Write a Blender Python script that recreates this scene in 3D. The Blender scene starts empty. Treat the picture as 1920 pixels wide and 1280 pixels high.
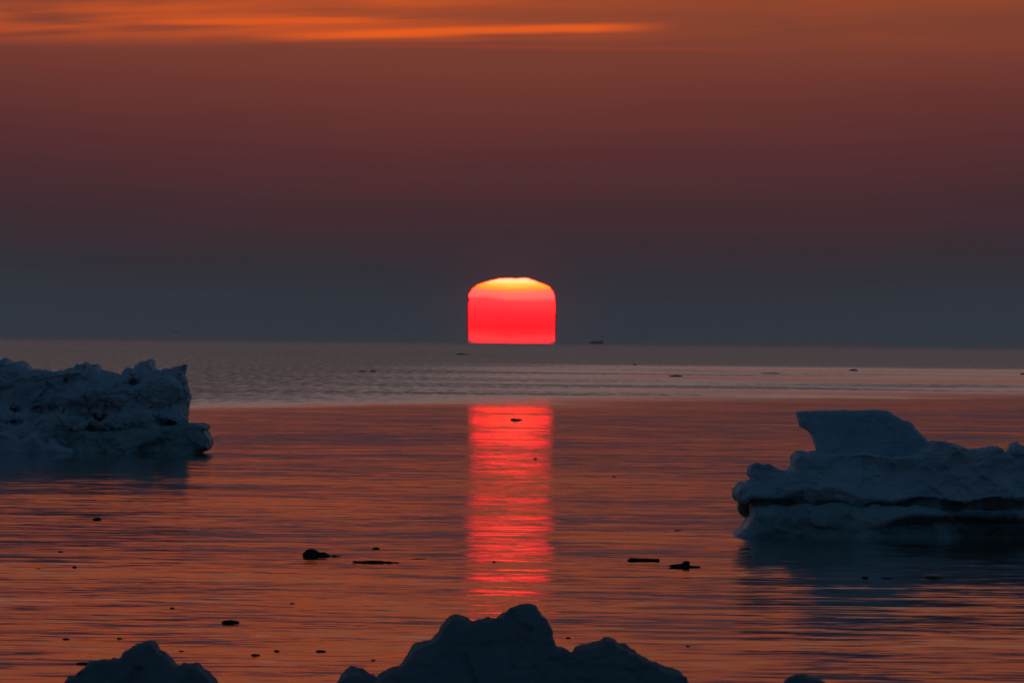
import bpy, math
import numpy as np
from mathutils import Vector, Matrix

# ------------------------------------------------------------------ camera, sky, exposure
S = bpy.context.scene
COL = S.collection
W0, H0 = 1920.0, 1280.0
PX = 5.55e-5                      # radians (tangent) per pixel of the photograph
CAM_H = 3.0
ROLL = math.radians(0.56)
HY = 642.5                        # row of the horizon at the picture's centre

cam_d = bpy.data.cameras.new("camera")
cam_d.sensor_width = 36.0
cam_d.lens = 36.0 / (W0 * PX)
cam_d.clip_start = 1.0
cam_d.clip_end = 200000.0
cam_d.dof.use_dof = True
cam_d.dof.focus_distance = 175.0
cam_d.dof.aperture_fstop = 22.0
cam = bpy.data.objects.new("camera", cam_d)
COL.objects.link(cam)
pitch = (HY - H0 / 2) * PX
CAM_M = Matrix.Translation((0, 0, CAM_H)) @ Matrix.Rotation(math.pi / 2 + pitch, 4, 'X') @ Matrix.Rotation(ROLL, 4, 'Z')
cam.matrix_world = CAM_M
S.camera = cam
R3 = np.array(CAM_M.to_3x3())

S.view_settings.view_transform = 'Standard'
S.view_settings.look = 'None'
S.view_settings.exposure = 0.0
S.view_settings.gamma = 1.0
S.view_settings.use_curve_mapping = False
S.cycles.max_bounces = 5
S.cycles.diffuse_bounces = 3
S.cycles.glossy_bounces = 3


def lin(r, g, b):
    f = lambda c: (c / 255 / 12.92) if c / 255 <= 0.04045 else ((c / 255 + 0.055) / 1.055) ** 2.4
    return (f(r), f(g), f(b), 1.0)


class NT:
    """tiny helper round a node tree"""
    def __init__(self, tree):
        self.t = tree
        tree.nodes.clear()

    def n(self, kind, **kw):
        nd = self.t.nodes.new(kind)
        for k, v in kw.items():
            setattr(nd, k, v)
        return nd

    def put(self, sock, v):
        if isinstance(v, bpy.types.NodeSocket):
            self.t.links.new(v, sock)
        elif v is not None:
            sock.default_value = v

    def m(self, op, a, b=None, c=None, clamp=False):
        nd = self.n('ShaderNodeMath', operation=op, use_clamp=clamp)
        for i, v in enumerate((a, b, c)):
            if v is not None:
                self.put(nd.inputs[i], v)
        return nd.outputs[0]

    def ramp(self, fac, stops, interp='LINEAR'):
        nd = self.n('ShaderNodeValToRGB')
        cr = nd.color_ramp
        cr.interpolation = interp
        while len(cr.elements) > 1:
            cr.elements.remove(cr.elements[-1])
        cr.elements[0].position = stops[0][0]
        cr.elements[0].color = stops[0][1]
        for p, c in stops[1:]:
            e = cr.elements.new(p)
            e.color = c
        self.put(nd.inputs[0], fac)
        return nd.outputs[0]

    def mix(self, fac, a, b, blend='MIX'):
        nd = self.n('ShaderNodeMix', data_type='RGBA', blend_type=blend)
        self.put(nd.inputs[0], fac)
        self.put(nd.inputs[6], a)
        self.put(nd.inputs[7], b)
        return nd.outputs[2]

    def step(self, v, lo, hi, a=0.0, b=1.0):
        nd = self.n('ShaderNodeMapRange', interpolation_type='SMOOTHSTEP')
        self.put(nd.inputs[0], v)
        for i, q in enumerate((lo, hi, a, b)):
            self.put(nd.inputs[i + 1], q)
        return nd.outputs[0]

    def xyz(self, x, y, z):
        nd = self.n('ShaderNodeCombineXYZ')
        for i, v in enumerate((x, y, z)):
            self.put(nd.inputs[i], v)
        return nd.outputs[0]

    def noise(self, vec, scale, detail=2.0, rough=0.5, dist=0.0, dim='3D'):
        nd = self.n('ShaderNodeTexNoise', noise_dimensions=dim)
        self.put(nd.inputs['Vector'], vec)
        nd.inputs['Scale'].default_value = scale
        nd.inputs['Detail'].default_value = detail
        nd.inputs['Roughness'].default_value = rough
        nd.inputs['Distortion'].default_value = dist
        return nd


# ---- the sky: dusk bands above a hazy horizon, dark blue overhead and behind the camera
world = bpy.data.worlds.new("World")
S.world = world
world.use_nodes = True
w = NT(world.node_tree)
tc = w.n('ShaderNodeTexCoord')
sep = w.n('ShaderNodeSeparateXYZ')
w.put(sep.inputs[0], tc.outputs['Generated'])
dx, dy, dz = sep.outputs
DEG = w.m('MULTIPLY', w.m('ARCSINE', dz), 180 / math.pi)          # elevation in degrees
AZ = w.m('MULTIPLY', w.m('ARCTAN2', dx, dy), 180 / math.pi)       # azimuth from the sunset, degrees
# slow wandering of the bands
wv = w.noise(w.xyz(w.m('MULTIPLY', AZ, 0.35), w.m('MULTIPLY', DEG, 1.2), 3.1), 1.0, 2.0)
DEGW = w.m('ADD', DEG, w.m('MULTIPLY', w.m('SUBTRACT', wv.outputs['Fac'], 0.5), 0.22))
DEGW = w.m('SUBTRACT', DEGW, w.m('MULTIPLY', w.m('MINIMUM', w.m('MULTIPLY', AZ, AZ), 16.0), 0.012))
low = w.ramp(w.m('DIVIDE', DEGW, 4.0, clamp=True), [
    (0.000, lin(44, 54, 63)), (0.055, lin(43, 51, 60)), (0.10, lin(45, 46, 55)), (0.15, lin(54, 43, 51)),
    (0.21, lin(67, 43, 49)), (0.28, lin(84, 45, 48)), (0.35, lin(101, 51, 48)), (0.42, lin(117, 59, 48)),
    (0.47, lin(122, 63, 48)), (0.51, lin(136, 67, 45)), (0.57, lin(140, 66, 42)), (0.72, lin(136, 70, 46)),
    (0.86, lin(130, 78, 58)), (1.0, lin(132, 88, 72))])
high = w.ramp(w.m('DIVIDE', DEG, 90.0, clamp=True), [
    (0.0, lin(132, 88, 72)), (0.045, lin(134, 92, 78)), (0.075, lin(190, 160, 154)), (0.13, lin(178, 162, 164)),
    (0.22, lin(72, 80, 98)), (0.4, lin(30, 44, 62)), (0.7, lin(18, 34, 48)), (1.0, lin(15, 32, 46))])
front = w.mix(w.m('GREATER_THAN', DEG, 4.0), low, high)
back = w.ramp(w.m('DIVIDE', DEG, 90.0, clamp=True), [
    (0.0, lin(28, 43, 54)), (0.1, lin(34, 55, 70)), (0.3, lin(38, 63, 82)), (0.6, lin(24, 43, 59)), (1.0, lin(15, 32, 46))])
side = w.step(w.m('ABSOLUTE', AZ), 35.0, 100.0)
sky = w.mix(side, front, back)
# orange streaks of thin cloud, high in the frame
TILT = w.m('ADD', DEG, w.m('MULTIPLY', AZ, -0.030))
st = w.noise(w.xyz(w.m('MULTIPLY', AZ, 0.55), w.m('MULTIPLY', TILT, 11.0), 0.0), 1.0, 4.0, 0.5, 0.9)
st2 = w.noise(w.xyz(w.m('MULTIPLY', AZ, 0.9), w.m('MULTIPLY', TILT, 4.0), 7.0), 1.0, 3.0, 0.5, 0.4)
band = w.m('MULTIPLY', w.step(DEG, 1.72, 1.86), w.step(DEG, 2.55, 2.05))
band = w.m('MULTIPLY', band, w.step(AZ, 1.3, -1.2, 0.15, 1.0))
stk = w.m('MULTIPLY', w.step(w.m('ADD', w.m('MULTIPLY', st.outputs['Fac'], 0.65), w.m('MULTIPLY', st2.outputs['Fac'], 0.35)), 0.30, 0.66), band)
sky = w.mix(w.m('MULTIPLY', stk, 0.62), sky, lin(224, 90, 32))
# the long bright wedge that ends right of the sun, and its dark lower neighbour


def wedge(az0, az1, e0, e1, half, soft_end):
    c = w.m('ADD', w.m('MULTIPLY', w.m('SUBTRACT', AZ, az0), (e1 - e0) / (az1 - az0)), e0)
    wob = w.m('MULTIPLY', w.m('SUBTRACT', st2.outputs['Fac'], 0.5), 0.04)
    d = w.m('DIVIDE', w.m('ABSOLUTE', w.m('SUBTRACT', w.m('ADD', DEG, wob), c)), half)
    v = w.step(d, 1.0, 0.15)
    return w.m('MULTIPLY', v, w.m('MULTIPLY', w.step(AZ, az0, az0 + 0.9), w.step(AZ, az1, az1 - soft_end)))


dk = wedge(-0.95, 1.2, 1.925, 1.945, 0.055, 0.7)
sky = w.mix(w.m('MULTIPLY', dk, 0.65), sky, lin(140, 68, 46))
w1 = wedge(-1.7, 1.02, 1.80, 1.898, 0.040, 0.65)
sky = w.mix(w.m('MULTIPLY', w1, 0.85), sky, lin(236, 94, 30))
w2 = wedge(-2.6, -0.66, 1.885, 1.915, 0.030, 0.40)
sky = w.mix(w.m('MULTIPLY', w2, 0.75), sky, lin(226, 90, 32))
w3 = wedge(-1.6, 2.0, 1.755, 1.765, 0.018, 1.2)
sky = w.mix(w.m('MULTIPLY', w3, 0.25), sky, lin(170, 60, 44))
# faint dark layers of haze low down
hz = w.noise(w.xyz(w.m('MULTIPLY', AZ, 0.25), w.m('MULTIPLY', DEG, 7.0), 1.0), 1.0, 3.0, 0.5)
sky = w.mix(1.0, sky, w.ramp(hz.outputs['Fac'], [(0.3, (0.97, 0.975, 0.98, 1)), (0.7, (1.03, 1.025, 1.02, 1))]), 'MULTIPLY')
# faint red aureole round the sun
ar = w.m('ADD', w.m('POWER', w.m('DIVIDE', AZ, 0.34), 2.0), w.m('POWER', w.m('DIVIDE', w.m('SUBTRACT', DEG, 0.2), 0.30), 2.0))
ar = w.m('EXPONENT', w.m('MULTIPLY', ar, -1.0))
sky = w.mix(1.0, sky, w.mix(ar, (0, 0, 0, 1), (0.030, 0.0, 0.001, 1)), 'ADD')
# physical sky, dimmed to dusk, adds a breath of real twilight
nis = w.n('ShaderNodeTexSky', sky_type='NISHITA')
nis.sun_disc = False
nis.sun_elevation = math.radians(0.3)
nis.sun_rotation = 0.0
sky = w.mix(1.0, sky, w.mix(1.0, nis.outputs[0], (0.0004, 0.0004, 0.0004, 1), 'MULTIPLY'), 'ADD')
bg = w.n('ShaderNodeBackground')
w.put(bg.inputs[0], sky)
bg.inputs[1].default_value = 1.0
out = w.n('ShaderNodeOutputWorld')
w.put(out.inputs[0], bg.outputs[0])

# ------------------------------------------------------------------ helpers
def ray(px, py):
    v = np.array([(px - W0 / 2) * PX, -(py - H0 / 2) * PX, -1.0])
    d = R3 @ v
    return d


def at(px, py, Y):
    """world x,z of a photo point at distance Y"""
    d = ray(px, py)
    k = Y / d[1]
    return d[0] * k, CAM_H + d[2] * k


def on_water(px, py):
    d = ray(px, py)
    k = -CAM_H / d[2]
    return d[0] * k, d[1] * k


def tag(o, label=None, cat=None, group=None, kind=None):
    for k, v in (('label', label), ('category', cat), ('group', group), ('kind', kind)):
        if v:
            o[k] = v
    return o


def mesh_obj(name, V, F, mat, parent=None, smooth=True):
    V = np.asarray(V, dtype=np.float32)
    F = np.asarray(F, dtype=np.int32)
    me = bpy.data.meshes.new(name)
    n, k = F.shape
    me.vertices.add(len(V))
    me.vertices.foreach_set('co', V.ravel())
    me.loops.add(n * k)
    me.loops.foreach_set('vertex_index', F.ravel())
    me.polygons.add(n)
    me.polygons.foreach_set('loop_start', np.arange(0, n * k, k, dtype=np.int32))
    me.polygons.foreach_set('loop_total', np.full(n, k, dtype=np.int32))
    me.polygons.foreach_set('use_smooth', np.full(n, smooth, dtype=bool))
    me.update(calc_edges=True)
    me.validate()
    me.materials.append(mat)
    o = bpy.data.objects.new(name, me)
    COL.objects.link(o)
    if parent:
        o.parent = parent
    return o


def root_at(name, loc):
    o = bpy.data.objects.new(name, None)
    o.location = loc
    COL.objects.link(o)
    return o


RNG = np.random.RandomState(7)
LAT = {}


def vnoise(X, Y, Z, f, seed=0):
    """smooth value noise, about -1..1"""
    if seed not in LAT:
        LAT[seed] = np.random.RandomState(seed + 11).uniform(-1, 1, (32, 32, 32)).astype(np.float32)
    L = LAT[seed]
    res = 0
    xs = []
    for A in (X * f, Y * f, Z * f):
        i = np.floor(A)
        t = (A - i).astype(np.float32)
        t = t * t * (3 - 2 * t)
        i = i.astype(np.int64)
        xs.append((i & 31, (i + 1) & 31, t))
    (x0, x1, tx), (y0, y1, ty), (z0, z1, tz) = xs
    def lx(y, z):
        a = L[x0, y, z]
        return a + (L[x1, y, z] - a) * tx
    a = lx(y0, z0); b = lx(y1, z0)
    c = lx(y0, z1); d = lx(y1, z1)
    ab = a + (b - a) * ty
    cd = c + (d - c) * ty
    return ab + (cd - ab) * tz


def sdpoly(P, X, Z):
    """signed distance to polygon P in the plane of X, Z (negative inside)"""
    P = np.asarray(P, float)
    d = np.full(X.shape, 1e9)
    ins = np.zeros(X.shape, bool)
    for a, b in zip(P, np.roll(P, -1, 0)):
        e = b - a
        wx, wz = X - a[0], Z - a[1]
        t = np.clip((wx * e[0] + wz * e[1]) / max(e @ e, 1e-12), 0, 1)
        d = np.minimum(d, (wx - e[0] * t) ** 2 + (wz - e[1] * t) ** 2)
        if abs(e[1]) > 1e-12:
            c = (a[1] <= Z) != (b[1] <= Z)
            xi = a[0] + (Z - a[1]) * e[0] / e[1]
            ins ^= c & (X < xi)
    d = np.sqrt(d)
    return np.where(ins, -d, d)


def surface_nets(F, o, h):
    """F: field on a grid (negative inside); returns verts, quads"""
    s = F < 0
    nx, ny, nz = F.shape
    c = np.zeros((nx - 1, ny - 1, nz - 1), np.int8)
    for i in (0, 1):
        for j in (0, 1):
            for k in (0, 1):
                c += s[i:nx - 1 + i, j:ny - 1 + j, k:nz - 1 + k]
    act = (c > 0) & (c < 8)
    I, J, K = np.nonzero(act)
    idx = -np.ones(act.shape, np.int64)
    idx[I, J, K] = np.arange(len(I))
    acc = np.zeros((len(I), 3))
    cnt = np.zeros(len(I))
    cor = [(i, j, k) for i in (0, 1) for j in (0, 1) for k in (0, 1)]
    for a in cor:
        for ax in range(3):
            if a[ax]:
                continue
            b = list(a); b[ax] = 1
            fa = F[I + a[0], J + a[1], K + a[2]]
            fb = F[I + b[0], J + b[1], K + b[2]]
            m = (fa < 0) != (fb < 0)
            t = np.where(m, fa / np.where(m, fa - fb, 1), 0)
            p = np.tile(np.array(a, float), (len(I), 1))
            p[:, ax] += t
            acc += p * m[:, None]
            cnt += m
    V = acc / cnt[:, None] + np.stack([I, J, K], 1)
    V = V * h + np.array(o)
    Q = []
    for ax in range(3):
        sl0 = [slice(None)] * 3; sl1 = [slice(None)] * 3
        sl0[ax] = slice(0, -1); sl1[ax] = slice(1, None)
        a, b = s[tuple(sl0)], s[tuple(sl1)]
        e = np.argwhere(a != b)
        u, v = (ax + 1) % 3, (ax + 2) % 3
        ok = (e[:, u] > 0) & (e[:, v] > 0) & (e[:, u] < F.shape[u] - 1) & (e[:, v] < F.shape[v] - 1)
        e = e[ok]
        fl = a[e[:, 0], e[:, 1], e[:, 2]]
        def g(du, dv):
            q = e.copy(); q[:, u] += du; q[:, v] += dv
            return idx[q[:, 0], q[:, 1], q[:, 2]]
        q = np.stack([g(-1, -1), g(0, -1), g(0, 0), g(-1, 0)], 1)
        q[~fl] = q[~fl][:, ::-1]
        Q.append(q)
    return V, np.concatenate(Q)


class Ice:
    """a solid carved on a grid from extruded photo outlines, dents and noise"""
    def __init__(self, x0, x1, y0, y1, z0, z1, h):
        self.h = h
        self.o = (x0, y0, z0)
        xs = np.arange(x0, x1, h); ys = np.arange(y0, y1, h); zs = np.arange(z0, z1, h)
        self.X2, self.Z2 = np.meshgrid(xs, zs, indexing='ij')
        self.X, self.Y, self.Z = [a.astype(np.float32) for a in np.meshgrid(xs, ys, zs, indexing='ij')]
        self.F = np.full(self.X.shape, 9.0, np.float32)

    def slab(self, poly, yc, T, r, relief=0.0, rf=1.2, seed=1, k=0.05, noise=()):
        """poly: photo outline; yc depth of its middle; T thickness; relief: how far the faces wander"""
        P = [at(px, py, yc) for px, py in poly]
        d2 = sdpoly(P, self.X2, self.Z2)[:, None, :].astype(np.float32)
        X, Y, Z = self.X, self.Y, self.Z
        off = 0
        if relief:
            off = relief * (vnoise(X, 0 * Y, Z, rf, seed) + 0.45 * vnoise(X, 0 * Y, Z, rf * 2.3, seed + 1) + 0.22 * vnoise(X, 0 * Y + .3, Z, rf * 5.1, seed + 2))
        dy = np.abs(Y - yc + off) - T / 2
        a = d2 + r; b = dy + r
        d = np.minimum(np.maximum(a, b), 0) + np.sqrt(np.maximum(a, 0) ** 2 + np.maximum(b, 0) ** 2) - r
        for i, (amp, f) in enumerate(noise):
            d = d + amp * vnoise(X, Y, Z, f, seed + 3 + i)
        self.add(d, k)

    def blob(self, c, rad, k=0.1, cut=False):
        x, y, z = c
        q = np.sqrt(((self.X - x) / rad[0]) ** 2 + ((self.Y - y) / rad[1]) ** 2 + ((self.Z - z) / rad[2]) ** 2)
        d = (q - 1) * min(rad)
        if cut:
            d = d + 0.07 * vnoise(self.X, self.Y, self.Z, 1.9, 31) + 0.05 * vnoise(self.X, self.Y, self.Z, 4.3, 32) + 0.02 * vnoise(self.X, self.Y, self.Z, 9.0, 33)
            self.F = -self.smin(-self.F, d, k)
        else:
            self.add(d, k)

    @staticmethod
    def smin(a, b, k):
        h = np.clip(0.5 + 0.5 * (b - a) / k, 0, 1)
        return b + (a - b) * h - k * h * (1 - h)

    def add(self, d, k):
        self.F = self.smin(self.F, d, k) if k else np.minimum(self.F, d)

    def rough(self, *noise, seed=40):
        for i, (amp, f) in enumerate(noise):
            self.F = self.F + amp * vnoise(self.X, self.Y, self.Z, f, seed + i)

    def crag(self, *noise, seed=90):
        """ridged noise: sharp arrises and small ledges"""
        for i, (amp, f) in enumerate(noise):
            v = vnoise(self.X, self.Y, self.Z, f, seed + 2 * i)
            self.F = self.F + amp * (1 - 2.2 * np.abs(v)) * (0.6 + 0.4 * vnoise(self.X, self.Y, self.Z, f * .37, seed + 1 + 2 * i))

    def build(self, name, mat, parent=None, origin=(0, 0, 0), plates=None):
        F = self.F.copy()
        for ax in range(3):
            sl = [slice(None)] * 3
            for e in (0, -1):
                sl[ax] = e
                F[tuple(sl)] = 1.0
        V, Q = surface_nets(F, self.o, self.h)
        o = mesh_obj(name, V - np.array(origin), Q, mat, parent)
        for n, k, lim, sd in plates or ():   # broken plates: each cell of the surface tips its own way
            me = o.data
            me.update()
            nv = len(me.vertices)
            co = np.empty(nv * 3, np.float32); me.vertices.foreach_get('co', co); co = co.reshape(-1, 3)
            no = np.empty(nv * 3, np.float32); me.vertices.foreach_get('normal', no); no = no.reshape(-1, 3)
            rs = np.random.RandomState(sd)
            seeds = co[rs.choice(nv, n)] + rs.normal(0, .02, (n, 3)).astype(np.float32)
            dirs = rs.normal(0, 1, (n, 3)).astype(np.float32)
            sc3 = np.array([1.0, 0.8, 1.35], np.float32)
            best = np.empty(nv, np.int64)
            for a in range(0, nv, 20000):
                c = co[a:a + 20000] * sc3
                q = seeds * sc3
                best[a:a + 20000] = np.argmin((q ** 2).sum(1)[None] - 2 * c @ q.T, 1)
            d = np.clip(((co - seeds[best]) * dirs[best]).sum(1) * k, -lim, lim) * (0.16 + 0.84 * no[:, 1] ** 2)
            co = co + no * d[:, None]
            me.vertices.foreach_set('co', co.ravel())
            me.update()
        return o


# ------------------------------------------------------------------ materials
def new_mat(name):
    m = bpy.data.materials.new(name)
    m.use_nodes = True
    return m, NT(m.node_tree)


def ice_mat(name, c1, c2, c3, rough=0.6, spots=0.5, scale=1.0, bump=0.4, run=None):
    """c1/c2: clean snow and bluer ice in patches, c3: stained ice in patches"""
    m, t = new_mat(name)
    geo = t.n('ShaderNodeNewGeometry')
    P = geo.outputs['Position']
    n1 = t.noise(P, 1.3 * scale, 5.0, 0.55)
    n2 = t.noise(P, 0.9 * scale, 4.0, 0.6, 0.3)
    col = t.mix(t.step(n1.outputs['Fac'], 0.35, 0.65), c1, c2)
    sv = n2.outputs['Fac']
    if run:                              # stain spreads along the floe between two x positions
        sx_ = t.n('ShaderNodeSeparateXYZ')
        t.put(sx_.inputs[0], P)
        sv = t.m('ADD', sv, t.step(sx_.outputs[0], run[0], run[1], -0.08, 0.20))
    col = t.mix(t.m('MULTIPLY', t.step(sv, spots, spots + 0.14), 0.9), col, c3)
    b = t.n('ShaderNodeBsdfPrincipled')
    t.put(b.inputs['Base Color'], col)
    b.inputs['Roughness'].default_value = rough
    b.inputs['IOR'].default_value = 1.31
    b.inputs['Specular IOR Level'].default_value = 0.25
    n3 = t.noise(P, 14 * scale, 6.0, 0.65)
    bp = t.n('ShaderNodeBump')
    bp.inputs['Strength'].default_value = bump
    bp.inputs['Distance'].default_value = 0.06
    t.put(bp.inputs['Height'], n3.outputs['Fac'])
    t.put(b.inputs['Normal'], bp.outputs[0])
    o = t.n('ShaderNodeOutputMaterial')
    t.put(o.inputs[0], b.outputs[0])
    return m


M_SNOW = ice_mat('packed_snow', (0.62, 0.70, 0.78, 1), (0.50, 0.62, 0.74, 1), (0.34, 0.46, 0.52, 1), 0.7, 0.60)
M_SLAB = ice_mat('clear_slab_ice', (0.50, 0.64, 0.74, 1), (0.44, 0.58, 0.70, 1), (0.40, 0.55, 0.66, 1), 0.5, 0.62)
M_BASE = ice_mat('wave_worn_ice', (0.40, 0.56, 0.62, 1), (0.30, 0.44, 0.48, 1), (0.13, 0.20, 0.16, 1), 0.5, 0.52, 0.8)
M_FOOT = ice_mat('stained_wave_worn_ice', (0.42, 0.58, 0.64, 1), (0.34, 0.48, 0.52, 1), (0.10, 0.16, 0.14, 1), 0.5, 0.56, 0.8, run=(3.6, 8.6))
M_CAVE = ice_mat('shaded_stained_ice', (0.28, 0.38, 0.35, 1), (0.18, 0.26, 0.24, 1), (0.07, 0.11, 0.09, 1), 0.5, 0.5, 1.5)  # algae-stained ice, with the shade under the overhang darkened into its colour
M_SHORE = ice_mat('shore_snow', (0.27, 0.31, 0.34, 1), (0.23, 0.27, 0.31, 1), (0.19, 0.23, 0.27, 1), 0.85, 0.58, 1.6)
M_DARK = ice_mat('dirty_wet_ice', (0.035, 0.04, 0.04, 1), (0.02, 0.02, 0.02, 1), (0.05, 0.05, 0.045, 1), 0.5, 0.55, 6.0)
M_WOOD = ice_mat('wet_driftwood', (0.03, 0.02, 0.014, 1), (0.02, 0.014, 0.01, 1), (0.04, 0.03, 0.02, 1), 0.6, 0.55, 9.0)

# water: a dark mirror whose facets are tipped by ripples; breeze roughens patches of it
m_water, t = new_mat('sea_water')
geo = t.n('ShaderNodeNewGeometry')
sp = t.n('ShaderNodeSeparateXYZ')
t.put(sp.inputs[0], geo.outputs['Position'])
wx, wy, wz = sp.outputs


def vadd(a, b, op='ADD'):
    nd = t.n('ShaderNodeVectorMath', operation=op)
    t.put(nd.inputs[0], a)
    t.put(nd.inputs[1], b)
    return nd.outputs[0]


def slope(sx, sy, scale_seed, detail, rough, ax, ay, dist=0.4):
    n = t.noise(t.xyz(t.m('MULTIPLY', wx, sx), t.m('MULTIPLY', wy, sy), scale_seed), 1.0, detail, rough, dist)
    v = vadd(n.outputs['Color'], (0.5, 0.5, 0.5), 'SUBTRACT')
    return vadd(v, (ax, ay, 0.0), 'MULTIPLY')


RIP = 0.92
s_swell = slope(0.12, 0.16, 1.0, 3.0, 0.6, 0.08, 0.034 * RIP, 0.5)
s_wave = slope(0.50, 1.1, 4.0, 2.0, 0.5, 0.20, 0.055 * RIP, 0.8)
s_rip = slope(1.7, 4.4, 9.0, 3.0, 0.6, 0.24, 0.082 * RIP, 0.6)
s_long = slope(0.10, 0.050, 31.0, 2.0, 0.5, 0.06, 0.026 * RIP, 0.6)
sl = vadd(vadd(vadd(s_swell, s_wave), s_rip), s_long)
# calm and lively patches
patch = t.noise(t.xyz(t.m('MULTIPLY', wx, 0.02), t.m('MULTIPLY', wy, 0.02), 2.0), 1.0, 3.0, 0.5)
act = t.m('ADD', 0.55, t.m('MULTIPLY', patch.outputs['Fac'], 0.9))
act = t.m('MULTIPLY', act, t.step(t.m('SUBTRACT', wy, t.m('MULTIPLY', wx, 3.4)), 460.0, 600.0, 1.0, 0.45))
sc = t.n('ShaderNodeVectorMath', operation='SCALE')
t.put(sc.inputs[0], sl)
t.put(sc.inputs['Scale'], act)
nrm = t.n('ShaderNodeVectorMath', operation='NORMALIZE')
# at grazing angles one meets more of the wave faces that lean to the shore
t.put(nrm.inputs[0], vadd(vadd(sc.outputs[0], (0.0, -0.0028, 0.0)), geo.outputs['Normal']))
# breeze: rough beyond a slanting edge about 430 m (left) to 600 m (right) away, with calm slicks in it
wob = t.noise(t.xyz(t.m('MULTIPLY', wx, 0.012), t.m('MULTIPLY', wy, 0.004), 5.0), 1.0, 3.0, 0.5)
E = t.m('ADD', t.m('SUBTRACT', wy, t.m('MULTIPLY', wx, 3.4)), t.m('MULTIPLY', t.m('SUBTRACT', wob.outputs['Fac'], 0.5), 60.0))
wob2 = t.noise(t.xyz(t.m('MULTIPLY', wx, 0.10), t.m('MULTIPLY', wy, 0.02), 15.0), 1.0, 3.0, 0.6)
E = t.m('ADD', E, t.m('MULTIPLY', t.m('SUBTRACT', wob2.outputs['Fac'], 0.5), 90.0))
far = t.step(E, 450.0, 550.0)
slick_n = t.noise(t.xyz(t.m('MULTIPLY', wx, 0.010), t.m('MULTIPLY', wy, 0.011), 8.0), 1.0, 3.0, 0.6, 0.3)
slick_zone = t.m('MULTIPLY', t.step(wy, 1500.0, 1150.0), t.step(t.m('SUBTRACT', wx, t.m('MULTIPLY', wy, 0.004)), -30.0, 14.0))
slick = t.m('MULTIPLY', slick_zone, t.step(slick_n.outputs['Fac'], 0.36, 0.56))
breeze = t.m('MULTIPLY', far, t.m('SUBTRACT', 1.0, t.m('MULTIPLY', slick, 0.85)))
grain = t.noise(t.xyz(t.m('MULTIPLY', wx, 1.5), t.m('MULTIPLY', wy, 0.06), 21.0), 1.0, 3.0, 0.6)
rgh = t.m('ADD', t.step(E, 330.0, 520.0, 0.045, 0.085), t.m('MULTIPLY', breeze, t.step(grain.outputs['Fac'], 0.25, 0.75, 0.20, 0.46)))
b = t.n('ShaderNodeBsdfPrincipled')
b.inputs['Base Color'].default_value = (0.004, 0.010, 0.014, 1)
b.inputs['IOR'].default_value = 1.333
t.put(b.inputs['Roughness'], rgh)
t.put(b.inputs['Normal'], nrm.outputs[0])
o = t.n('ShaderNodeOutputMaterial')
t.put(o.inputs[0], b.outputs[0])

# sun: gives off its own light, yellow crown over a red body, thin bands of haze across it
m_sun, t = new_mat('glowing_sun')
tcn = t.n('ShaderNodeTexCoord')
sps = t.n('ShaderNodeSeparateXYZ')
t.put(sps.inputs[0], tcn.outputs['Generated'])
gx, gy, gz = sps.outputs
sn = t.noise(t.xyz(t.m('MULTIPLY', gx, 1.5), 0.0, t.m('MULTIPLY', gz, 9.0)), 1.0, 3.0, 0.5, 0.3)
curve = t.m('MULTIPLY', t.m('POWER', t.m('ABSOLUTE', t.m('SUBTRACT', gx, 0.55)), 2.0), -0.10)
gq = t.m('ADD', t.m('ADD', gz, curve), t.m('MULTIPLY', t.m('SUBTRACT', sn.outputs['Fac'], 0.5), 0.12))
SUNP = [
    (0.00, (10.0, 0.040, 0.045, 1)), (0.22, (8.0, 0.055, 0.058, 1)), (0.29, (8.0, 0.024, 0.032, 1)), (0.36, (8.0, 0.014, 0.022, 1)), (0.50, (9.0, 0.022, 0.034, 1)),
    (0.60, (14.0, 0.038, 0.050, 1)), (0.69, (14.0, 0.060, 0.064, 1)), (0.735, (14.0, 0.15, 0.13, 1)), (0.80, (14.0, 0.20, 0.12, 1)),
    (0.84, (14.0, 0.34, 0.045, 1)), (0.88, (14.0, 0.52, 0.05, 1)), (0.92, (14.0, 0.70, 0.13, 1)), (0.955, (14.0, 0.88, 0.36, 1)), (1.0, (14.0, 0.88, 0.38, 1))]
sc_ = t.ramp(gq, SUNP)
em = t.n('ShaderNodeEmission')
fx = t.step(t.m('MULTIPLY', t.m('ABSOLUTE', t.m('SUBTRACT', gx, 0.5)), 2.0), 0.72, 1.0, 1.0, 0.14)
t.put(em.inputs[0], t.mix(1.0, sc_, t.xyz(fx, 1.0, 1.0), 'MULTIPLY'))
la = t.n('ShaderNodeAttribute', attribute_name='limb')
t.put(em.inputs[1], la.outputs['Fac'])
o = t.n('ShaderNodeOutputMaterial')
t.put(o.inputs[0], em.outputs[0])
m_sun.cycles.emission_sampling = 'NONE'

# ------------------------------------------------------------------ water
ys = np.concatenate([np.array([-45000., -8000., -1500., -200.]), np.linspace(0, 1000, 26), np.geomspace(1200, 39000, 40)])
xs = np.concatenate([-np.geomspace(60000, 60, 16), np.linspace(-50, 50, 11), np.geomspace(60, 60000, 16)])
GX, GY = np.meshgrid(xs, ys, indexing='ij')
V = np.stack([GX, GY, 0 * GX], -1).reshape(-1, 3)
nx_, ny_ = GX.shape
ii, jj = np.meshgrid(np.arange(nx_ - 1), np.arange(ny_ - 1), indexing='ij')
q0 = (ii * ny_ + jj).ravel()
Q = np.stack([q0, q0 + ny_, q0 + ny_ + 1, q0 + 1], 1)
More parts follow.
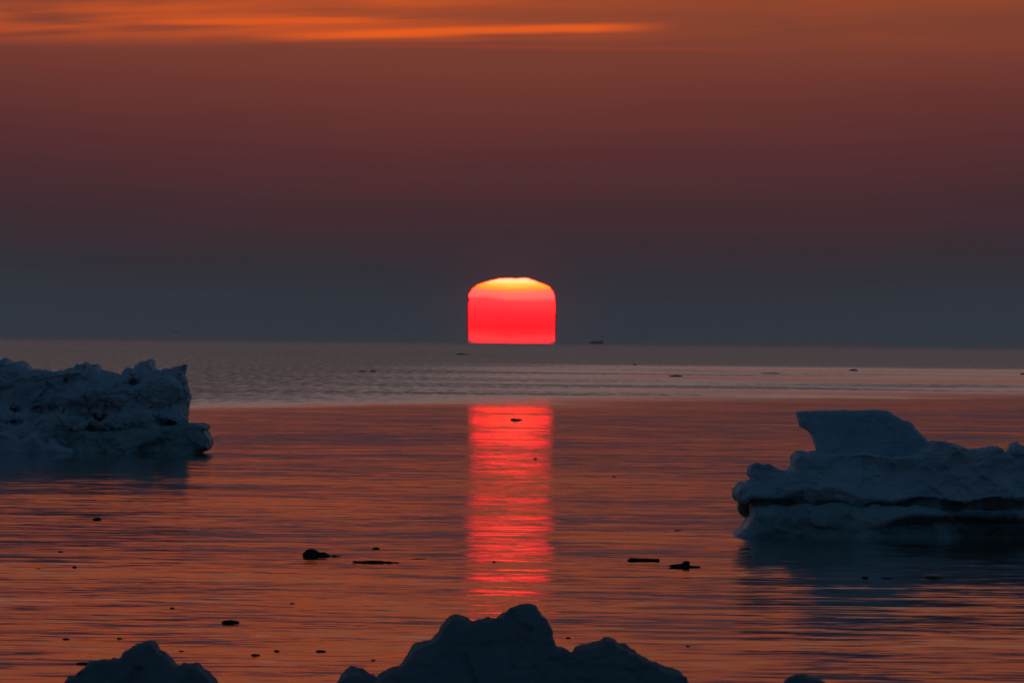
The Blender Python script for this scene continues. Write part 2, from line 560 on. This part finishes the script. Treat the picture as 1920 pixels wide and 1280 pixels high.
# far out the chop stands up against the horizon as real crests
cy = np.geomspace(2300, 12000, 34)
ca = np.arange(-0.085, 0.085, 0.00018)
CA, CY = np.meshgrid(ca, cy, indexing='ij')
hh = np.random.RandomState(3).uniform(0, 1, CA.shape) ** 1.4
hh[1:] = 0.6 * hh[1:] + 0.4 * hh[:-1]
edge = np.clip((0.085 - np.abs(CA)) / 0.02, 0, 1)
CZ = 0.012 + 1.10 * hh * edge * (0.5 + 0.5 * np.random.RandomState(4).uniform(0, 1, (1, len(cy)))) * np.clip((CY - 2200) / 2500, 0, 1)
V2 = np.stack([CA * CY, CY, CZ], -1).reshape(-1, 3)
na, nb = CA.shape
ii, jj = np.meshgrid(np.arange(na - 1), np.arange(nb - 1), indexing='ij')
q0 = (ii * nb + jj).ravel()
Q2 = np.stack([q0, q0 + nb, q0 + nb + 1, q0 + 1], 1) + len(V)
tag(mesh_obj('water', np.concatenate([V, V2]), np.concatenate([Q, Q2]), m_water), kind='structure')

# ------------------------------------------------------------------ sun, squashed by the air above the cold sea
SUN = [(876, 640), (875.5, 600), (876, 568), (878, 561), (876.5, 554), (878, 548), (883, 541), (893, 533), (908, 528), (922, 524),
       (937, 521), (948, 520.3), (959, 520), (966, 521), (973, 520.5), (984, 519.5), (990, 520), (996, 522), (1006, 526),
       (1022, 532), (1032, 537), (1039, 546), (1043, 559), (1044, 582), (1043, 611), (1043, 640), (1043, 662), (960, 668), (876, 662)]
DS = 40500.0
sx0, sz0 = at(960, 590, DS)
SUNF = []
rs_ = np.random.RandomState(12)
for (a0, b0), (a1, b1) in zip(SUN, SUN[1:] + SUN[:1]):
    k_ = max(1, int(math.hypot(a1 - a0, b1 - b0) / 2.2))
    for q_ in range(k_):                 # the air makes the limb shimmer
        f_ = q_ / k_
        SUNF.append((a0 + (a1 - a0) * f_ + rs_.uniform(-.55, .55), b0 + (b1 - b0) * f_ + rs_.uniform(-.35, .35)))
pts = np.array([at(px, py, DS) for px, py in SUNF]) - np.array([sx0, sz0])
rings, limb = [], []
n = len(pts)
def ring(r_, y):
    rings.append(np.stack([pts[:, 0] * r_, np.full(n, y), pts[:, 1] * r_], 1))
    limb.extend([float(np.interp(r_, [0, 0.955, 0.98, 0.992, 1.0], [1.0, 1.0, 0.35, 0.05, 0.01]))] * n)
RR = [0.02, 0.3, 0.55, 0.75, 0.88, 0.94, 0.965, 0.98, 0.992]
for r_ in RR:
    ring(r_, -150 * math.sqrt(1 - r_ ** 2))
ring(1.0, 0.0)
for r_ in RR[::-1]:
    ring(r_, 150 * math.sqrt(1 - r_ ** 2))
V = np.concatenate(rings)
V = np.concatenate([V, [[0, -150, 0], [0, 150, 0]]])
limb += [1.0, 1.0]
nr = len(rings)
Q = []
for k in range(nr - 1):
    for i in range(n):
        j = (i + 1) % n
        Q.append((k * n + i, k * n + j, (k + 1) * n + j, (k + 1) * n + i))
for i in range(n):
    j = (i + 1) % n
    m_ = nr * n
    Q.append((m_, j, i, i)); Q.append((m_ + 1, (nr - 1) * n + i, (nr - 1) * n + j, (nr - 1) * n + j))
me = bpy.data.meshes.new('sun')
me.from_pydata([tuple(v) for v in V], [], [tuple(dict.fromkeys(q)) for q in Q])
for p_ in me.polygons:
    p_.use_smooth = True
at_l = me.attributes.new('limb', 'FLOAT', 'POINT')
at_l.data.foreach_set('value', np.array(limb, np.float32))
me.materials.append(m_sun)
sun = bpy.data.objects.new('sun', me)
COL.objects.link(sun)
sun.location = (sx0, DS, sz0)
tag(sun, 'huge flattened red sun with a yellow crown setting on the sea horizon', 'sun')

# ------------------------------------------------------------------ right ice floe
YR = 152.0
rf = root_at('ice_floe', (at(1700, 1004, YR)[0], YR, 0))
tag(rf, 'wide pale blue ice floe at the right edge carrying an upright smooth slab', 'ice floe', 'large ice floes in the calm sea')
ro = rf.location
SLAB = [(1493, 771), (1509, 770), (1535, 769), (1567, 768), (1595, 769), (1621, 769), (1640, 768), (1662, 769), (1669, 772), (1676, 777), (1684, 781),
        (1692, 787), (1701, 788), (1707, 791), (1712, 796), (1716, 803), (1723, 810), (1730, 817), (1736, 822), (1741, 828), (1752, 850),
        (1748, 890), (1540, 890), (1533, 861), (1531, 846), (1526, 831), (1521, 814), (1514, 806), (1507, 803), (1500, 799), (1497, 793), (1496, 785)]
g = Ice(1.5 + 2.9, 1.5 + 5.8, YR - 0.4, YR + 1.5, 0.9, 2.2, 0.016)
g.slab(SLAB, YR + 0.55, 0.8, 0.10, relief=0.10, rf=0.9, seed=3, k=0)
g.rough((0.008, 4.0), (0.005, 10.0), seed=50)
g.crag((0.006, 7.0), (0.004, 17.0), seed=56)
g.build('ice_slab', M_SLAB, rf, ro, plates=((45, 0.05, 0.02, 3), (500, 0.12, 0.008, 4)))

SNOWR = [(1494, 847), (1502, 846), (1512, 848), (1523, 846), (1533, 847), (1545, 852), (1556, 850), (1572, 849), (1588, 853), (1604, 852), (1622, 847),
         (1640, 849), (1655, 852), (1672, 858), (1690, 858), (1706, 856), (1722, 848), (1735, 838), (1741, 829), (1752, 827), (1763, 828), (1778, 830),
         (1794, 834), (1804, 838), (1812, 843), (1824, 842), (1836, 843), (1847, 838), (1854, 841), (1864, 836), (1872, 838), (1879, 844), (1884, 849), (1893, 851),
         (1893, 838), (1896, 831), (1905, 829), (1912, 836), (1920, 836), (1940, 828), (1975, 836), (2010, 852), (2060, 842), (2110, 860), (2150, 900), (2165, 935),
         (2100, 938), (1920, 936), (1780, 936), (1600, 935), (1500, 935), (1440, 934), (1408, 934), (1394, 941), (1384, 934), (1377, 925), (1376, 918), (1380, 911), (1384, 905),
         (1392, 902), (1404, 901), (1414, 900), (1408, 895), (1401, 889), (1401, 880), (1406, 872), (1416, 868), (1428, 870), (1440, 871), (1452, 875), (1462, 879),
         (1472, 882), (1482, 879), (1485, 872), (1485, 864)]
g = Ice(3.35, 10.6, YR - 1.75, YR + 1.7, 0.35, 1.75, 0.021)
g.slab(SNOWR, YR - 0.1, 2.5, 0.30, relief=0.22, rf=0.8, seed=13, k=0, noise=((0.02, 5.0),))
X, Y, Z = g.X, g.Y, g.Z
# front lip hangs over the undercut: the face leans out towards the bottom
lean = np.clip((1.05 - Z) / 0.6, 0, 1)
g.F = np.maximum(g.F, (YR - 1.05 - 0.30 * lean) - Y + 0.12 * vnoise(X, 0 * Y, Z, 1.7, 77) + 0.05 * vnoise(X, 0 * Y, Z, 5.0, 78))
g.rough((0.018, 2.6), (0.012, 5.5), seed=60)
g.crag((0.026, 3.1), (0.020, 8.0), (0.014, 15.0), (0.009, 27.0), seed=64)
g.F = g.F + np.clip((0.80 - Z) / 0.25, 0, 1) * (0.07 * vnoise(X, 0 * Y, 0 * Z, 1.7, 71) + 0.04 * vnoise(X, 0 * Y, 0 * Z, 5.3, 72))
g.build('snow_cap', M_SNOW, rf, ro, plates=((160, 0.16, 0.05, 1), (900, 0.16, 0.010, 2)))

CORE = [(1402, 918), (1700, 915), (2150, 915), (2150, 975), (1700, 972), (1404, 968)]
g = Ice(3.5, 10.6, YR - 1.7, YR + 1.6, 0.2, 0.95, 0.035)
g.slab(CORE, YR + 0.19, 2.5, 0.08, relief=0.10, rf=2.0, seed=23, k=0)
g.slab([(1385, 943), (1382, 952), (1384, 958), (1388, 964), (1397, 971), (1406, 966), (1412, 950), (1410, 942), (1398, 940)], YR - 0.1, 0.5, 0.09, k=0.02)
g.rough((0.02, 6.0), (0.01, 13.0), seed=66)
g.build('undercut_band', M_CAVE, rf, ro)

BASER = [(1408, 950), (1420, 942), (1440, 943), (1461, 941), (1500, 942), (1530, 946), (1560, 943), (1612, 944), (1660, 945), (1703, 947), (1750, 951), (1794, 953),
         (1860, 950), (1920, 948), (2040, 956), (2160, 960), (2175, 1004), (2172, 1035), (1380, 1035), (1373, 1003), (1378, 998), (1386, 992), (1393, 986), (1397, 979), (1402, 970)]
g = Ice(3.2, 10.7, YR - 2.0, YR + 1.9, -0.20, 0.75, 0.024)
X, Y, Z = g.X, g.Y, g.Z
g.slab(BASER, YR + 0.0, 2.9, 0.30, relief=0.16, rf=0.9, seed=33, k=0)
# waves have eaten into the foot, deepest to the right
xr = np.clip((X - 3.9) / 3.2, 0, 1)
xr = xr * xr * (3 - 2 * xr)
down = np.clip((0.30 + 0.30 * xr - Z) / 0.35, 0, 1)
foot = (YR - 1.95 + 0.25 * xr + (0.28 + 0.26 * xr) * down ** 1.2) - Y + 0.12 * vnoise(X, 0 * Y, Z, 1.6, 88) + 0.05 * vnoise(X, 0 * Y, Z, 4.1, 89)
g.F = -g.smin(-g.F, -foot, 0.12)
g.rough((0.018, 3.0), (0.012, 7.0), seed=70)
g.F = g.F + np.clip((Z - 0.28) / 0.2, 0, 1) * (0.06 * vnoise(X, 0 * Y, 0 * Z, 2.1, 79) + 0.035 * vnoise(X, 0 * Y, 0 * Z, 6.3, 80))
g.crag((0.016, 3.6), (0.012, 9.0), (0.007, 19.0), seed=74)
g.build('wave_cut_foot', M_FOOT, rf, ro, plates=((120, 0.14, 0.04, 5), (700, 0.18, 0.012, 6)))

# ------------------------------------------------------------------ left ice floe
YL = 255.0
lf = root_at('ice_floe', (at(100, 842, YL)[0], YL, 0))
tag(lf, 'dark blue jagged ice floe at the left edge, with a horned upper corner', 'ice floe', 'large ice floes in the calm sea')
lo = lf.location
CAPL = [(-250, 850), (-255, 760), (-200, 705), (-140, 690), (-80, 676), (-30, 684), (0, 676), (6, 673), (12, 672), (19, 675), (23, 681), (34, 679), (45, 680), (51, 683), (56, 689),
        (60, 694), (68, 692), (78, 692), (92, 695), (107, 699), (116, 697), (124, 694), (130, 690), (140, 689), (148, 685), (156, 685), (161, 686), (163, 681), (168, 683), (176, 688), (183, 686),
        (189, 691), (195, 696), (208, 698), (225, 701), (230, 700), (231, 693), (236, 691), (241, 692), (244, 697), (249, 699), (252, 692), (256, 686), (261, 681), (268, 678), (275, 677), (277, 673), (283, 673),
        (286, 678), (287, 687), (290, 690), (292, 695), (302, 694), (315, 693), (326, 690), (336, 685), (345, 682), (351, 684), (350, 692), (347, 701), (349, 708), (352, 715), (353, 728),
        (354, 742), (353, 760), (353, 775), (351, 790), (354, 812), (300, 850)]
g = Ice(at(-262, 700, YL)[0], at(372, 700, YL)[0], YL - 2.1, YL + 2.0, -0.2, 2.55, 0.027)
X, Y, Z = g.X, g.Y, g.Z
g.slab(CAPL, YL + 0.1, 2.9, 0.32, relief=0.34, rf=0.55, seed=103, k=0)
xz = lambda px, py: at(px, py, YL - 1.2)
# rounded snow pillows on the face
for (px, py, rx, rz, ry) in ((172, 738, 62, 26, 0.55), (40, 720, 40, 34, 0.5), (300, 730, 45, 30, 0.45), (110, 790, 60, 18, 0.4), (255, 790, 70, 20, 0.4), (15, 775, 40, 16, 0.3), (90, 712, 30, 14, 0.4)):
    cx, cz = xz(px, py)
    g.blob((cx, YL - 1.15, cz), (rx * PX * YL, ry, rz * PX * YL), 0.22)
# hollows
for (px, py, rx, rz, ry) in ((203, 768, 34, 11, 0.75), (60, 766, 60, 12, 0.7), (178, 781, 14, 6, 0.7), (243, 720, 17, 8, 0.7), (133, 711, 17, 5, 0.9), (312, 792, 24, 8, 0.9), (215, 812, 90, 9, 0.7), (20, 790, 45, 7, 0.6)):
    cx, cz = xz(px, py)
    g.blob((cx, YL - 1.92, cz), (rx * PX * YL, ry, rz * PX * YL), 0.10, cut=True)
g.rough((0.035, 1.7), (0.020, 3.6), seed=110)
g.crag((0.045, 2.1), (0.038, 4.7), (0.030, 9.5), (0.016, 19.0), seed=114)
g.build('snow_cap', M_SNOW, lf, lo, plates=((110, 0.17, 0.07, 7), (700, 0.14, 0.014, 8)))

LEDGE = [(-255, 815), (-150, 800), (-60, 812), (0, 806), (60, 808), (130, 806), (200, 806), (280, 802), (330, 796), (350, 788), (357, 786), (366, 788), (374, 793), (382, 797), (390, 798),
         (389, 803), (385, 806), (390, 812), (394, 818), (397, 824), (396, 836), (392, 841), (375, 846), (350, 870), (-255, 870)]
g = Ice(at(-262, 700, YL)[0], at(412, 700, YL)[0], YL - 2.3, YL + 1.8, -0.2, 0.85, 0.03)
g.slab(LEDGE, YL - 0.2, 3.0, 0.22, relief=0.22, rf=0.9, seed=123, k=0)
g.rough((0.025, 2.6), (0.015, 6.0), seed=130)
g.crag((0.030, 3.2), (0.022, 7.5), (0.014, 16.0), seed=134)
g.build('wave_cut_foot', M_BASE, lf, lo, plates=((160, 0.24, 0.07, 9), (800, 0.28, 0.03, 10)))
BRASH = [(-120, 856), (-115, 830), (-80, 812), (-40, 822), (-10, 812), (12, 806), (30, 815), (40, 824), (52, 818), (62, 811), (70, 815), (78, 826), (88, 832), (95, 822), (102, 822), (108, 832), (122, 838), (136, 841), (140, 856)]
g = Ice(at(-130, 700, YL)[0], at(150, 700, YL)[0], YL - 3.3, YL - 1.4, -0.3, 0.75, 0.034)
g.slab(BRASH, YL - 2.3, 1.0, 0.14, relief=0.12, rf=1.6, seed=143, k=0)
g.rough((0.020, 3.6), seed=150)
g.crag((0.03, 4.0), (0.018, 9.0), seed=154)
g.build('rubble_ice', M_SNOW, lf, lo)

# ------------------------------------------------------------------ shore ice mounds in the foreground
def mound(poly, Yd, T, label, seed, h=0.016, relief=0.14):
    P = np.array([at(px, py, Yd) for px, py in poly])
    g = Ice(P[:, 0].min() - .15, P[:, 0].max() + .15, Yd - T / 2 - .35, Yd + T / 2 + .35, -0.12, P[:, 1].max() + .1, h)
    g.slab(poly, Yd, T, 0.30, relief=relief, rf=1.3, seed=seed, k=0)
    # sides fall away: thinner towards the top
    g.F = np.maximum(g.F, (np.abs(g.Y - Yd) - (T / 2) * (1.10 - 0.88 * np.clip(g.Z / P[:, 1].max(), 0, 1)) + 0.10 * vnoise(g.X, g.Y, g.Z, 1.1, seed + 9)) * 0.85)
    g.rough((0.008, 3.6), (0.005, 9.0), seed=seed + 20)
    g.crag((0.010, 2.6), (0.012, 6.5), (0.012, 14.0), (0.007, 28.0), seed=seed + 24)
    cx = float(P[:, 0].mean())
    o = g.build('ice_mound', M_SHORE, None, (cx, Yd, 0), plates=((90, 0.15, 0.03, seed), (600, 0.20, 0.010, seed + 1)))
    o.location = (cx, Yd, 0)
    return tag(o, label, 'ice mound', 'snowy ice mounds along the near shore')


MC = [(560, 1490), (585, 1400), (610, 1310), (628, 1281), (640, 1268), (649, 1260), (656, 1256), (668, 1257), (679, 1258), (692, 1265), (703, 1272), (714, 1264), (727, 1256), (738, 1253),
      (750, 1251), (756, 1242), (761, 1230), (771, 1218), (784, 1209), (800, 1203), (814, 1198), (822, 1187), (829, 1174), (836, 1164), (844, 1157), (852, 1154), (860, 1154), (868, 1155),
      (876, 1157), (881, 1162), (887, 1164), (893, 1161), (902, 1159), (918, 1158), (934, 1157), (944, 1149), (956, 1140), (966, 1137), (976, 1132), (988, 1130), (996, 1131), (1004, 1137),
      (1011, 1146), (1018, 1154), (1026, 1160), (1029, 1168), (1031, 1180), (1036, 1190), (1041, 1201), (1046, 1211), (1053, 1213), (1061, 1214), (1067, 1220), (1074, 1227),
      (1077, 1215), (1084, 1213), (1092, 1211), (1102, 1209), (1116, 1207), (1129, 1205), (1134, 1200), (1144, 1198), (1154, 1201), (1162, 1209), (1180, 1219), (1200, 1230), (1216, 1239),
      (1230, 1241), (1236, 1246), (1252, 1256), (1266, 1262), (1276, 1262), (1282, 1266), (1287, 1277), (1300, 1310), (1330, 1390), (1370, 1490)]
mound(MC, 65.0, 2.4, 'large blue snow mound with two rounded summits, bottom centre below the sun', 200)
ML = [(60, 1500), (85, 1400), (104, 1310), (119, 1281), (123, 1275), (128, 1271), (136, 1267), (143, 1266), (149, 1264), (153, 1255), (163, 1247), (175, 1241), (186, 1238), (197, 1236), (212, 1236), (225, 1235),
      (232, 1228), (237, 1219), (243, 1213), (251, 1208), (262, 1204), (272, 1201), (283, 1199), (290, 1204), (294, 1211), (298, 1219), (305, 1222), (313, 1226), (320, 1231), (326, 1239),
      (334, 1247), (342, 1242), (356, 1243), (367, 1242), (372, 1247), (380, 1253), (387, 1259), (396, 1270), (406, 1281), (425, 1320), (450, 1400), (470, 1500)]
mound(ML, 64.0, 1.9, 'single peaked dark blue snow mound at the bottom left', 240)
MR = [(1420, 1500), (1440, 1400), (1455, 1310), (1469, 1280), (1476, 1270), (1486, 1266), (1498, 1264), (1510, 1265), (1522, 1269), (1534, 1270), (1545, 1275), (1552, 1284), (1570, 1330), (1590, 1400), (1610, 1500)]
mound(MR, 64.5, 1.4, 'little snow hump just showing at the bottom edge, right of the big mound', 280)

# ------------------------------------------------------------------ dark floating pieces
def chunk(name, poly, base_y, thick, label, cat, mat=None, group=None, rough=0.6, n=70, water=True, dist=None, seed=5):
    """small solid with a photo outline; base_y: row where it meets the water"""
    px = np.array(poly, float)
    cxp = px[:, 0].mean()
    Yd = dist or on_water(cxp, base_y)[1]
    P = np.array([at(a, b_, Yd) for a, b_ in poly])
    x0, z0 = P.min(0); x1, z1 = P.max(0)
    span = max(x1 - x0, z1 - z0)
    h = span / n
    T = thick * (z1 - z0)
    g = Ice(x0 - 3 * h, x1 + 3 * h, Yd - T / 2 - 3 * h, Yd + T / 2 + 3 * h, z0 - 3 * h, z1 + 3 * h, h)
    g.slab(poly, Yd, T, 0.28 * (z1 - z0), k=0)
    g.rough((rough * h, 0.15 / h), (rough * .6 * h, 0.33 / h), seed=seed)
    o = g.build(name, mat or M_DARK, None, (cxp * 0 + (x0 + x1) / 2, Yd, 0))
    o.location = ((x0 + x1) / 2, Yd, 0)
    return tag(o, label, cat, group)


chunk('floating_ice_chunk', [(568, 1043), (568, 1036), (572, 1034), (574, 1031), (580, 1028.5), (588, 1028.5), (594, 1031), (599, 1035), (606, 1034.5), (612, 1036), (618, 1040), (622, 1041.5), (626, 1039.5), (631, 1040.5), (634, 1041.6),
       (638, 1041.5), (638, 1043.5), (632, 1044), (626, 1045.5), (620, 1044), (612, 1047), (600, 1048), (575, 1048)], 1042.0, 2.0,
      'biggest black ice lump with a trailing tail, left of the red sun glitter', 'ice chunk', seed=5)
chunk('driftwood_log', [(1160, 1053), (1161, 1051.5), (1174, 1051.6), (1178, 1048), (1183, 1045), (1188, 1045.5), (1196, 1046.5), (1212, 1046.5), (1230, 1047), (1236, 1046.6), (1236.5, 1052), (1230, 1053.5), (1200, 1053), (1180, 1053.2), (1174, 1054), (1164, 1054.4)],
      1050.8, 1.6, 'long thin dark log floating flat between the red glitter and the right floe', 'driftwood', M_WOOD, seed=6)
chunk('floating_ice_chunk', [(1253, 1060.5), (1258, 1058.4), (1264, 1057.5), (1270, 1056.5), (1279, 1056), (1281, 1052.5), (1285, 1051), (1292, 1051.5), (1293, 1054), (1292, 1059.5), (1300, 1060.6), (1309, 1061.3), (1315, 1062.3), (1308, 1063.2), (1298, 1062.8), (1292, 1063.5),
       (1291, 1069.5), (1278, 1070.5), (1266, 1067), (1264, 1062.5), (1256, 1062)], 1063.0, 1.8,
      'dark ice chunk with a raised knob and thin pointed ends, right of the floating log', 'ice chunk', seed=7)
chunk('floating_ice_strip', [(659, 1052), (663, 1050.6), (672, 1051.4), (684, 1051), (698, 1050.2), (716, 1050.6), (722, 1052.2), (727, 1051.6), (731, 1052), (736, 1053.2), (748, 1053.6), (749, 1055), (736, 1055.6), (730, 1056.6), (726, 1054.6), (706, 1055), (690, 1055.2), (676, 1054.8), (664, 1053.8)],
      1054.5, 2.4, 'thin broken dark strip of slush beside the biggest black lump', 'ice strip', seed=8, n=110)

# distant boat on the horizon
bt = chunk('distant_boat', [(1104, 641.5), (1108, 639.8), (1114, 639), (1120, 639.4), (1126, 640.2), (1128, 637.8), (1131, 637.8), (1131.5, 641), (1131, 644.6), (1124, 645), (1112, 644.6), (1106, 643.5)], 646.2, 2.5,
           'tiny dark low boat on the horizon just right of the sun', 'boat', M_DARK, rough=0.3, n=60, dist=11000.0)

# small fragments: centre x, water row, width, height (photo pixels), label
SPOTS = [
    (967, 787, 20, 4.2, 'black flat ice bit inside the upper part of the red sun glitter'),
    (1268, 706, 21, 3.0, 'darkest short dash of ice far out, up and left from the tilted slab'),
    (1445, 700.5, 38, 2.0, 'longest thin dash of ice far out, between the other two far dashes'),
    (1600, 695, 17, 3.0, 'far out ice dash standing above the right end of the tilted slab'),
    (1190, 684.5, 4, 3.5, 'dot of ice far out between the sun and the darkest far dash'),
    (700, 697, 11, 2.6, 'far ice dash left of the sun, the one farther from the left floe'),
    (680, 697, 15, 1.8, 'faint thin far ice dash beside a darker one, left of the sun'),
    (865, 665, 18, 2.4, 'far dash of ice just below the left foot of the sun'),
    (182, 974, 18, 6.5, 'thick black ice bit in the orange water below the left floe'),
    (114, 1034.5, 10, 3.4, 'small ice bit at left, upper one of a close pair of dots'),
    (140, 1063.5, 9, 5.2, 'roundish small ice bit at left, lower one of a close pair of dots'),
    (72, 1065.5, 9, 1.6, 'faintest tiny ice bit near the left edge beside the round dot'),
    (323, 1140, 8, 3.4, 'lone tiny ice bit up and left from the oblong black piece'),
    (433, 1167, 30, 8.5, 'oblong black ice piece in the water right of the bottom left mound'),
    (124, 1198, 13, 3.6, 'small dark dash left above the bottom left mound'),
    (224, 1197, 10, 3.4, 'small dark dash just above the left slope of the bottom left mound'),
    (160, 1243.5, 30, 4.8, 'long black sliver touching the left shoulder of the bottom left mound'),
    (480, 1228.5, 16, 5.0, 'dark oval ice bit below the oblong piece, leftmost of three'),
    (518, 1220.5, 10, 3.8, 'smallest of three ovals, between its two bigger neighbours'),
    (601, 1221, 17, 5.0, 'dark oval ice bit nearest the big centre mound, rightmost of three'),
    (705, 1028, 14, 4.0, 'black ice oval above the broken slush strip'),
    (782, 1047.5, 28, 2.4, 'thin flat ice dash at the right end of the slush strip'),
    (1065, 1195.5, 9, 3.0, 'small ice bit right beside the peak of the big centre mound'),
    (548, 1131, 10, 2.4, 'faint ice speck between the oblong piece and the slush strip'),
    (340, 1220.5, 10, 2.6, 'faint ice speck just right of the bottom left peak'),
    (700, 1237, 9, 3.0, 'tiny ice speck just left of the big centre mound'),
    (1004, 859.5, 7, 2.4, 'tiny ice speck in the middle of the red glitter, below the flat black bit'),
    (1151, 894, 8, 2.2, 'tiny ice speck right of the red glitter, in open water'),
    (1270, 994.5, 12, 2.2, 'tiny flat ice speck left of the foot of the right floe'),
    (926, 1053, 7, 3.2, 'tiny ice speck in the low left part of the red glitter'),
    (1622, 1083.5, 13, 5.5, 'small dark lump in the right floe reflection, leftmost of three'),
    (1662, 1083.5, 22, 4.0, 'flat dark bit in the right floe reflection, middle of three'),
    (1752, 1083.5, 34, 6.5, 'widest dark bit in the right floe reflection, rightmost of three'),
    (1917, 702, 7, 3.0, 'far ice bit cut by the right edge of the view'),
    (1290, 1211, 8, 2.0, 'faint ice speck above the right shoulder of the big centre mound'),
]


def frag(seed, wide, high, mat):
    rs = np.random.RandomState(seed)
    nu, nv = 18, 10
    V = []
    ph = rs.uniform(0, 6.28, 6)
    am = rs.uniform(0.05, 0.16, 6)
    for j in range(nv + 1):
        v = math.pi * j / nv
        for i in range(nu):
            u = 2 * math.pi * i / nu
            r_ = 1 + am[0] * math.sin(2 * u + ph[0]) + am[1] * math.sin(3 * u + ph[1]) + am[2] * math.sin(5 * u + ph[2]) * math.sin(v) + 0.6 * am[3] * math.sin(7 * u + ph[3] + 3 * v)
            zz = math.cos(v)
            zt = 1 + am[4] * 1.5 * math.sin(2 * u + ph[4]) + am[5] * math.sin(3 * u + ph[5])
            V.append((wide / 2 * math.sin(v) ** 0.8 * math.cos(u) * r_, wide * 0.38 * math.sin(v) ** 0.8 * math.sin(u) * r_, high * (0.25 + 0.7 * zz * (zt if zz > 0 else 1.0))))
    F = []
    for j in range(nv):
        for i in range(nu):
            F.append((j * nu + i, (j + 1) * nu + i, (j + 1) * nu + (i + 1) % nu, j * nu + (i + 1) % nu))
    return mesh_obj('ice_fragment', V, F, mat)


for k, (px, py, wd, hg, lab) in enumerate(SPOTS):
    x, y = on_water(px, py)
    s = PX * y
    o = frag(300 + k, wd * s, hg * s * (0.62 if y < 400 else 1.0), M_DARK)
    o.location = (x, y, 0)
    tag(o, lab, 'ice fragment', 'small dark ice fragments scattered on the sea')

# birds low over the horizon
def bird(px, py, Yd, span, label):
    x, z = at(px, py, Yd)
    n = 9
    V, F = [], []
    for i in range(n):                      # wings: thin curved lens from tip to tip
        s_ = -1 + 2 * i / (n - 1)
        c = 0.17 * (1 - abs(s_) ** 1.6) + 0.015
        zc = 0.10 * math.sin(abs(s_) * math.pi) + 0.03 * abs(s_)
        sw = -0.10 * abs(s_)
        th = 0.10 * (1 - abs(s_)) + 0.035
        for a in range(8):
            an = a * math.pi / 4
            V.append((s_ * span / 2, (c * math.cos(an) + sw) * span / 2, (zc + th * math.sin(an)) * span / 2))
    for i in range(n - 1):
        for a in range(8):
            F.append((i * 8 + a, i * 8 + (a + 1) % 8, (i + 1) * 8 + (a + 1) % 8, (i + 1) * 8 + a))
    base = len(V)
    for j in range(9):                      # body, beak to tail, running along y
        v = math.pi * j / 8
        yy = math.cos(v) * span * 0.34
        r_ = max(math.sin(v), 0.05) ** 0.7 * span * 0.075
        for a in range(8):
            an = a * math.pi / 4
            V.append((r_ * math.cos(an), yy, r_ * math.sin(an) + 0.01 * span))
    for j in range(8):
        for a in range(8):
            F.append((base + j * 8 + a, base + j * 8 + (a + 1) % 8, base + (j + 1) * 8 + (a + 1) % 8, base + (j + 1) * 8 + a))
    o = mesh_obj('seabird', V, F, M_DARK)
    o.location = (x, Yd, z)
    o.rotation_euler = (0, math.radians(8), math.radians(12))
    return tag(o, label, 'bird', 'seabirds low over the horizon')


bird(329, 622, 2600.0, 1.5, 'tiny dark seabird above the left horizon, the left one of a pair')
bird(364, 621, 2700.0, 1.2, 'tiny dark seabird above the left horizon, the right one of a pair')
bird(1663, 633, 2600.0, 0.9, 'lone tiny seabird over the horizon far right')
bird(1128, 630.5, 2600.0, 1.4, 'faint tiny seabird hovering above the distant boat')

# ------------------------------------------------------------------ evening haze lying on the sea
m_haze, t = new_mat('evening_haze')
pv = t.n('ShaderNodeVolumePrincipled')
pv.inputs['Color'].default_value = (0.86, 0.95, 1.0, 1)
pv.inputs['Density'].default_value = 5.0e-5
pv.inputs['Anisotropy'].default_value = 0.3
o = t.n('ShaderNodeOutputMaterial')
t.put(o.inputs['Volume'], pv.outputs[0])
hx, hy0, hy1, hz0, hz1 = 61000.0, -46000.0, 39500.0, -1.4, 7.0
V = [(x, y, z) for z in (hz0, hz1) for y in (hy0, hy1) for x in (-hx, hx)]
Q = [(0, 2, 3, 1), (4, 5, 7, 6), (0, 1, 5, 4), (2, 6, 7, 3), (0, 4, 6, 2), (1, 3, 7, 5)]
tag(mesh_obj('haze', V, Q, m_haze, smooth=False), kind='stuff')
